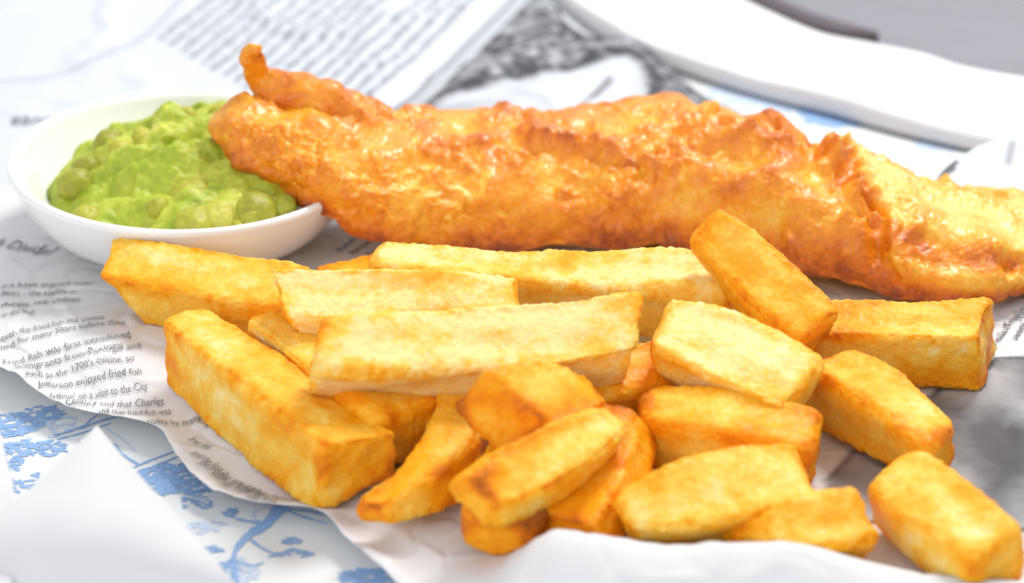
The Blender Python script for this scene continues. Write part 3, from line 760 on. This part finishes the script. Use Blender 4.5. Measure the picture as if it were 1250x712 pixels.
# ------------------------------------------------------------------ chips
def chip(name, p0, p1, w, h, roll, bend=(0, 0), r=.2, sh0=(0, 0), sh1=(0, 0), tone=.3, seed=0, label=''):
    p0 = np.array(p0, float); p1 = np.array(p1, float)
    d = p1-p0; L = np.linalg.norm(d); d /= L
    side = np.cross(d, (0, 0, 1)); side /= np.linalg.norm(side); upv = np.cross(side, d)
    # ring of a rounded rectangle, unit half sizes handled per station
    m = 30; k = []
    for q in range(4):
        s0 = ((1, -1), (1, 1), (-1, 1), (-1, -1))[q]; s1 = ((1, 1), (-1, 1), (-1, -1), (1, -1))[q]
        for j in range(m):
            f_ = j/m; f_ = f_+.10*math.sin(2*math.pi*f_)*-1*.8
            k.append((s0[0]+(s1[0]-s0[0])*f_, s0[1]+(s1[1]-s0[1])*f_))
    k = np.array(k)
    nb = max(26, int(L/.052)); nc = 12
    ts = [0]*nc+list(np.linspace(0, 1, nb))+[1]*nc
    ss = list(np.linspace(.002, .97, nc))+[1]*nb+list(np.linspace(.97, .002, nc))
    ts, ss = np.array(ts), np.array(ss); n = len(ts)
    q3 = lambda a: (a[0]*2*(ts-.5)*(ts-1)+a[1]*4*ts*(1-ts)+a[2]*2*ts*(ts-.5))/2
    W = q3(w); H = q3(h)
    A = k[:, 0][None]*(W*ss)[:, None]; B = k[:, 1][None]*(H*ss)[:, None]
    T = np.repeat(ts[:, None], len(k), 1)*L
    hw = np.repeat(W[:, None], len(k), 1); hh = np.repeat(H[:, None], len(k), 1)
    Q = np.stack([A, B, T-L/2], -1)                           # box space
    half = np.stack([hw, hh, np.full_like(hw, L/2)], -1)
    inner = half-r
    Cc = np.clip(Q, -inner, inner); dl = Q-Cc; ln = np.linalg.norm(dl, axis=-1, keepdims=True)
    nb_ = np.where(ln > 1e-6, dl/np.maximum(ln, 1e-6), 0)
    Q2 = np.where(ln > 1e-6, Cc+nb_*np.minimum(ln, r), Q)
    # closeness to the long edges and to the end rims
    u = np.clip(1-(half-np.abs(Q2))/.42, 0, 1); us = np.sort(u, -1)
    edge = us[..., 1]; endf = u[..., 2]
    A, B, T = Q2[..., 0], Q2[..., 1], Q2[..., 2]+L/2
    g1, g2 = math.sin(seed*2.7)*.13, math.cos(seed*1.9)*.16
    A, B = A*(1+g1*B/half[..., 1])+g2*B, B*(1+.1*math.sin(seed*4.1)*A/half[..., 0])
    tt = T/L
    T = T+(A*sh0[0]+B*sh0[1])*(1-tt)**1.5+(A*sh1[0]+B*sh1[1])*np.clip(tt, 0, 1.2)**1.5
    bx_, bz_ = bend; q = 4*tt*(1-tt)
    rl = np.radians(roll[0]+(roll[1]-roll[0])*tt)
    A2 = A*np.cos(rl)+B*np.sin(rl); B2 = -A*np.sin(rl)+B*np.cos(rl)
    A2 = A2+bx_*q; B2 = B2+bz_*q
    P = p0+d*T[..., None]+side*A2[..., None]+upv*B2[..., None]
    P = P.reshape(-1, 3); N = vnormals(P, n, len(k), True)
    if np.mean(np.sum((P-P.mean(0))*N, 1)) < 0: N = -N
    e = edge.ravel(); o = P+seed*13.7
    al = np.stack([o@d*.35, o@side, o@upv], -1)                # grain stretched along the chip
    disp = .26*noise(al, .6, 1)+.12*noise(al, 1.5, 2)+.030*fbm(o, 4.5, 3, 3)+.022*noise(o, 9, 4)*(.4+e)+.014*noise(o, 17, 5)*(.5+e)
    disp = disp-.05*(1-e)*sstep(.0, .5, 1-e)
    disp = disp-e*e*.20*np.clip(noise(al, 1.5, 14)+.15, 0, 1)+.05*e*noise(al, 3.1, 15)
    crumb = np.clip(worley(o, 5.0, 6)-.55, -.5, .2); disp = disp-.05*crumb*(.25+e)
    P2 = P+N*disp[:, None]
    t = tone-.015+.20*e*(.6+1.0*noise(o, 1.4, 8))+.10*endf.ravel()+.22*noise(al, .9, 9)+.10*noise(o, 2.6, 10)
    brown = sstep(.30, .75, noise(o, .8, 12)+.45*e*endf.ravel())
    t = t+.26*brown+.22*e*sstep(.12, .32, fbm(o, 2.2, 3, 16))-.10*sstep(.1, .4, fbm(al, 1.4, 3, 17))
    lo = P2[:, 2] < .75
    P2[lo, 2] = np.maximum(P2[lo, 2], z_A(P2[lo, 0], P2[lo, 1])+.03)
    base = np.array([P2[:, 0].mean(), P2[:, 1].mean(), P2[:, 2].min()])
    ob = mesh_obj(name, P2, grid_faces(n, len(k), True), M_CHIP, None, {'tone': t}, True, base)
    return tag(ob, label, 'chip', 'thick cut chips piled in front of the fish')
CHIPS = [
    ('yellow chip nearest the white dish, pointing left under the stacked chips',
     dict(p0=(-9.66, 0.36, 1.0), p1=(-5.07, -0.97, 0.9), w=(1.5, 1.75, 1.5), h=(1.7, 1.8, 1.5), roll=(14, 14), sh0=(0.1, -0.75), r=0.2, tone=0.27)),
    ('long browned-end chip lowest at the left, slanting down on the newsprint',
     dict(p0=(-7.8, -2.6, 0.95), p1=(-3.32, -8.34, 0.9), w=(1.5, 1.7, 1.8), h=(1.55, 1.7, 1.6), roll=(6, 6), sh0=(0.1, -0.25), sh1=(-0.35, 0.1), r=0.2, tone=0.27, bend=(0.08, 0.05))),
    ('slanting chip tucked behind the long left chip and under the stack',
     dict(p0=(-5.94, -2.87, 1.45), p1=(-2.3, -7.02, 0.95), w=(1.2, 1.5, 1.8), h=(1.3, 1.35, 1.5), roll=(-4, -4), r=0.25, tone=0.27)),
    ('pale chip lying behind the longest front chip on top of the pile',
     dict(p0=(-5.42, -3.23, 2.3), p1=(0.17, -3.12, 2.2), w=(1.75, 1.6, 1.1), h=(1.2, 1.3, 1.2), roll=(30, 30), sh0=(0.35, -0.3), r=0.17, tone=0.03)),
    ('longest pale chip lying level across the top of the pile',
     dict(p0=(-4.48, -6.44, 2.6), p1=(2.7, -5.41, 2.5), w=(1.3, 1.65, 1.55), h=(1.25, 1.35, 1.5), roll=(38, 30), sh0=(-0.15, 0.2), sh1=(-0.1, 0.35), r=0.2, tone=0.03, bend=(0.05, -0.1))),
    ('long pale chip at the rear of the pile along the fish',
     dict(p0=(-3.52, 0.29, 1.5), p1=(5.44, -1.11, 1.5), w=(1.25, 1.5, 1.8), h=(1.2, 1.5, 1.8), roll=(16, 16), sh0=(0.0, 0.3), sh1=(-0.2, 0.2), r=0.22, tone=0.1, bend=(0, -0.12))),
    ('thin chip barely showing behind the pile beside the dish',
     dict(p0=(-5.03, 1.0, 0.7), p1=(-3.25, 1.13, 0.8), w=(0.9, 1.1, 1.2), h=(0.8, 0.9, 1.1), roll=(0, 0), tone=0.45)),
    ('steeply tilted chip propped against the front of the fish',
     dict(p0=(4.57, -1.07, 3.35), p1=(7.21, -3.91, 1.7), w=(1.25, 1.65, 1.6), h=(0.85, 1.1, 1.2), roll=(45, 30), sh0=(0.1, -0.1), r=0.3, tone=0.38, bend=(-0.12, 0))),
    ('chip with a brown cut end lying below the right end of the fish',
     dict(p0=(6.82, -2.54, 1.05), p1=(11.5, -2.68, 0.95), w=(1.5, 1.6, 1.7), h=(1.4, 1.5, 1.8), roll=(10, 10), sh1=(-0.35, -0.15), r=0.2, tone=0.27)),
    ('wide pale chip sloping down at the foot of the propped chip',
     dict(p0=(3.43, -4.61, 2.2), p1=(6.57, -6.34, 1.3), w=(1.6, 2.0, 1.9), h=(1.2, 1.7, 1.7), roll=(14, 8), sh0=(0.3, -0.3), r=0.25, tone=0.1)),
    ('golden chip just below the wide sloping chip, blunt end pointing left',
     dict(p0=(3.05, -6.55, 0.95), p1=(6.79, -7.85, 0.85), w=(1.3, 1.85, 1.7), h=(1.35, 1.75, 1.6), roll=(20, 20), sh0=(0.2, -0.2), r=0.28, tone=0.34, bend=(0, 0.1))),
    ('chip under the right end of the longest chip',
     dict(p0=(1.22, -5.63, 1.0), p1=(3.96, -4.47, 1.15), w=(1.5, 1.6, 1.2), h=(1.4, 1.5, 1.3), roll=(15, 15), r=0.3, tone=0.34)),
    ('shaded orange chip mostly hidden under the longest chip',
     dict(p0=(-2.94, -5.28, 0.8), p1=(0.19, -5.28, 0.8), w=(1.5, 1.5, 1.5), h=(1.3, 1.3, 1.3), roll=(0, 0), tone=0.47)),
    ('short wedge chip resting on top of the front bunch',
     dict(p0=(-0.23, -8.63, 2.35), p1=(1.88, -6.88, 1.8), w=(1.6, 1.6, 0.75), h=(1.3, 1.25, 0.7), roll=(32, 20), sh0=(0.55, 0.25), r=0.17, tone=0.36, bend=(0, 0.1))),
    ('curved chip in the front row bending up to the longest chip',
     dict(p0=(-3.14, -9.79, 0.55), p1=(-1.3, -5.6, 1.2), w=(0.75, 1.3, 1.0), h=(0.75, 1.15, 0.95), roll=(-8, 5), bend=(0.95, 0.1), r=0.28, tone=0.32)),
    ('chip lying slantwise over the two lowest front chips',
     dict(p0=(-0.8, -11.04, 1.75), p1=(2.26, -8.24, 2.0), w=(1.15, 1.6, 0.7), h=(0.85, 1.15, 0.65), roll=(30, 22), sh0=(0.25, 0.15), r=0.24, tone=0.3, bend=(0.1, 0.05))),
    ('blunt chip end at the very front under the slantwise chip',
     dict(p0=(-0.31, -10.66, 0.7), p1=(0.46, -7.17, 0.7), w=(1.6, 1.75, 1.6), h=(1.05, 1.15, 1.0), roll=(4, 4), sh0=(0.1, 0.1), r=0.2, tone=0.4)),
    ('speckled chip standing behind the slantwise chip at front centre',
     dict(p0=(1.19, -10.75, 0.7), p1=(2.47, -7.09, 1.35), w=(1.55, 1.65, 1.2), h=(1.0, 1.2, 1.1), roll=(0, 0), r=0.2, tone=0.44)),
    ('fat yellow chip in the front row right of centre',
     dict(p0=(2.27, -10.45, 0.85), p1=(6.36, -9.29, 0.9), w=(0.9, 1.85, 1.7), h=(1.1, 1.75, 1.6), roll=(26, 16), sh0=(0.2, -0.3), r=0.26, tone=0.24, bend=(0.1, 0.05))),
    ('small yellow chip at the front right beside the curled paper edge',
     dict(p0=(5.0, -11.28, 0.7), p1=(7.37, -10.36, 0.75), w=(1.1, 1.6, 1.4), h=(1.1, 1.4, 1.4), roll=(24, 24), sh0=(0.6, 0.1), r=0.28, tone=0.25)),
    ('lone blurred chip nearest the lower right corner on the grey picture',
     dict(p0=(8.16, -9.02, 0.9), p1=(10.0, -12.18, 0.85), w=(1.5, 1.8, 1.5), h=(1.3, 1.5, 1.3), roll=(12, 12), r=0.32, tone=0.26, bend=(0.1, 0.05))),
    ('long chip slanting down to the right below the foot of the propped chip',
     dict(p0=(7.29, -4.38, 0.95), p1=(9.51, -7.85, 0.85), w=(1.5, 1.7, 1.3), h=(1.5, 1.5, 1.2), roll=(8, 8), sh1=(0.3, 0.0), r=0.25, tone=0.3, bend=(-0.1, 0.1))),
]
for i, (lab, kw) in enumerate(CHIPS):
    chip('potato_chip', seed=i+1, label=lab, **kw)
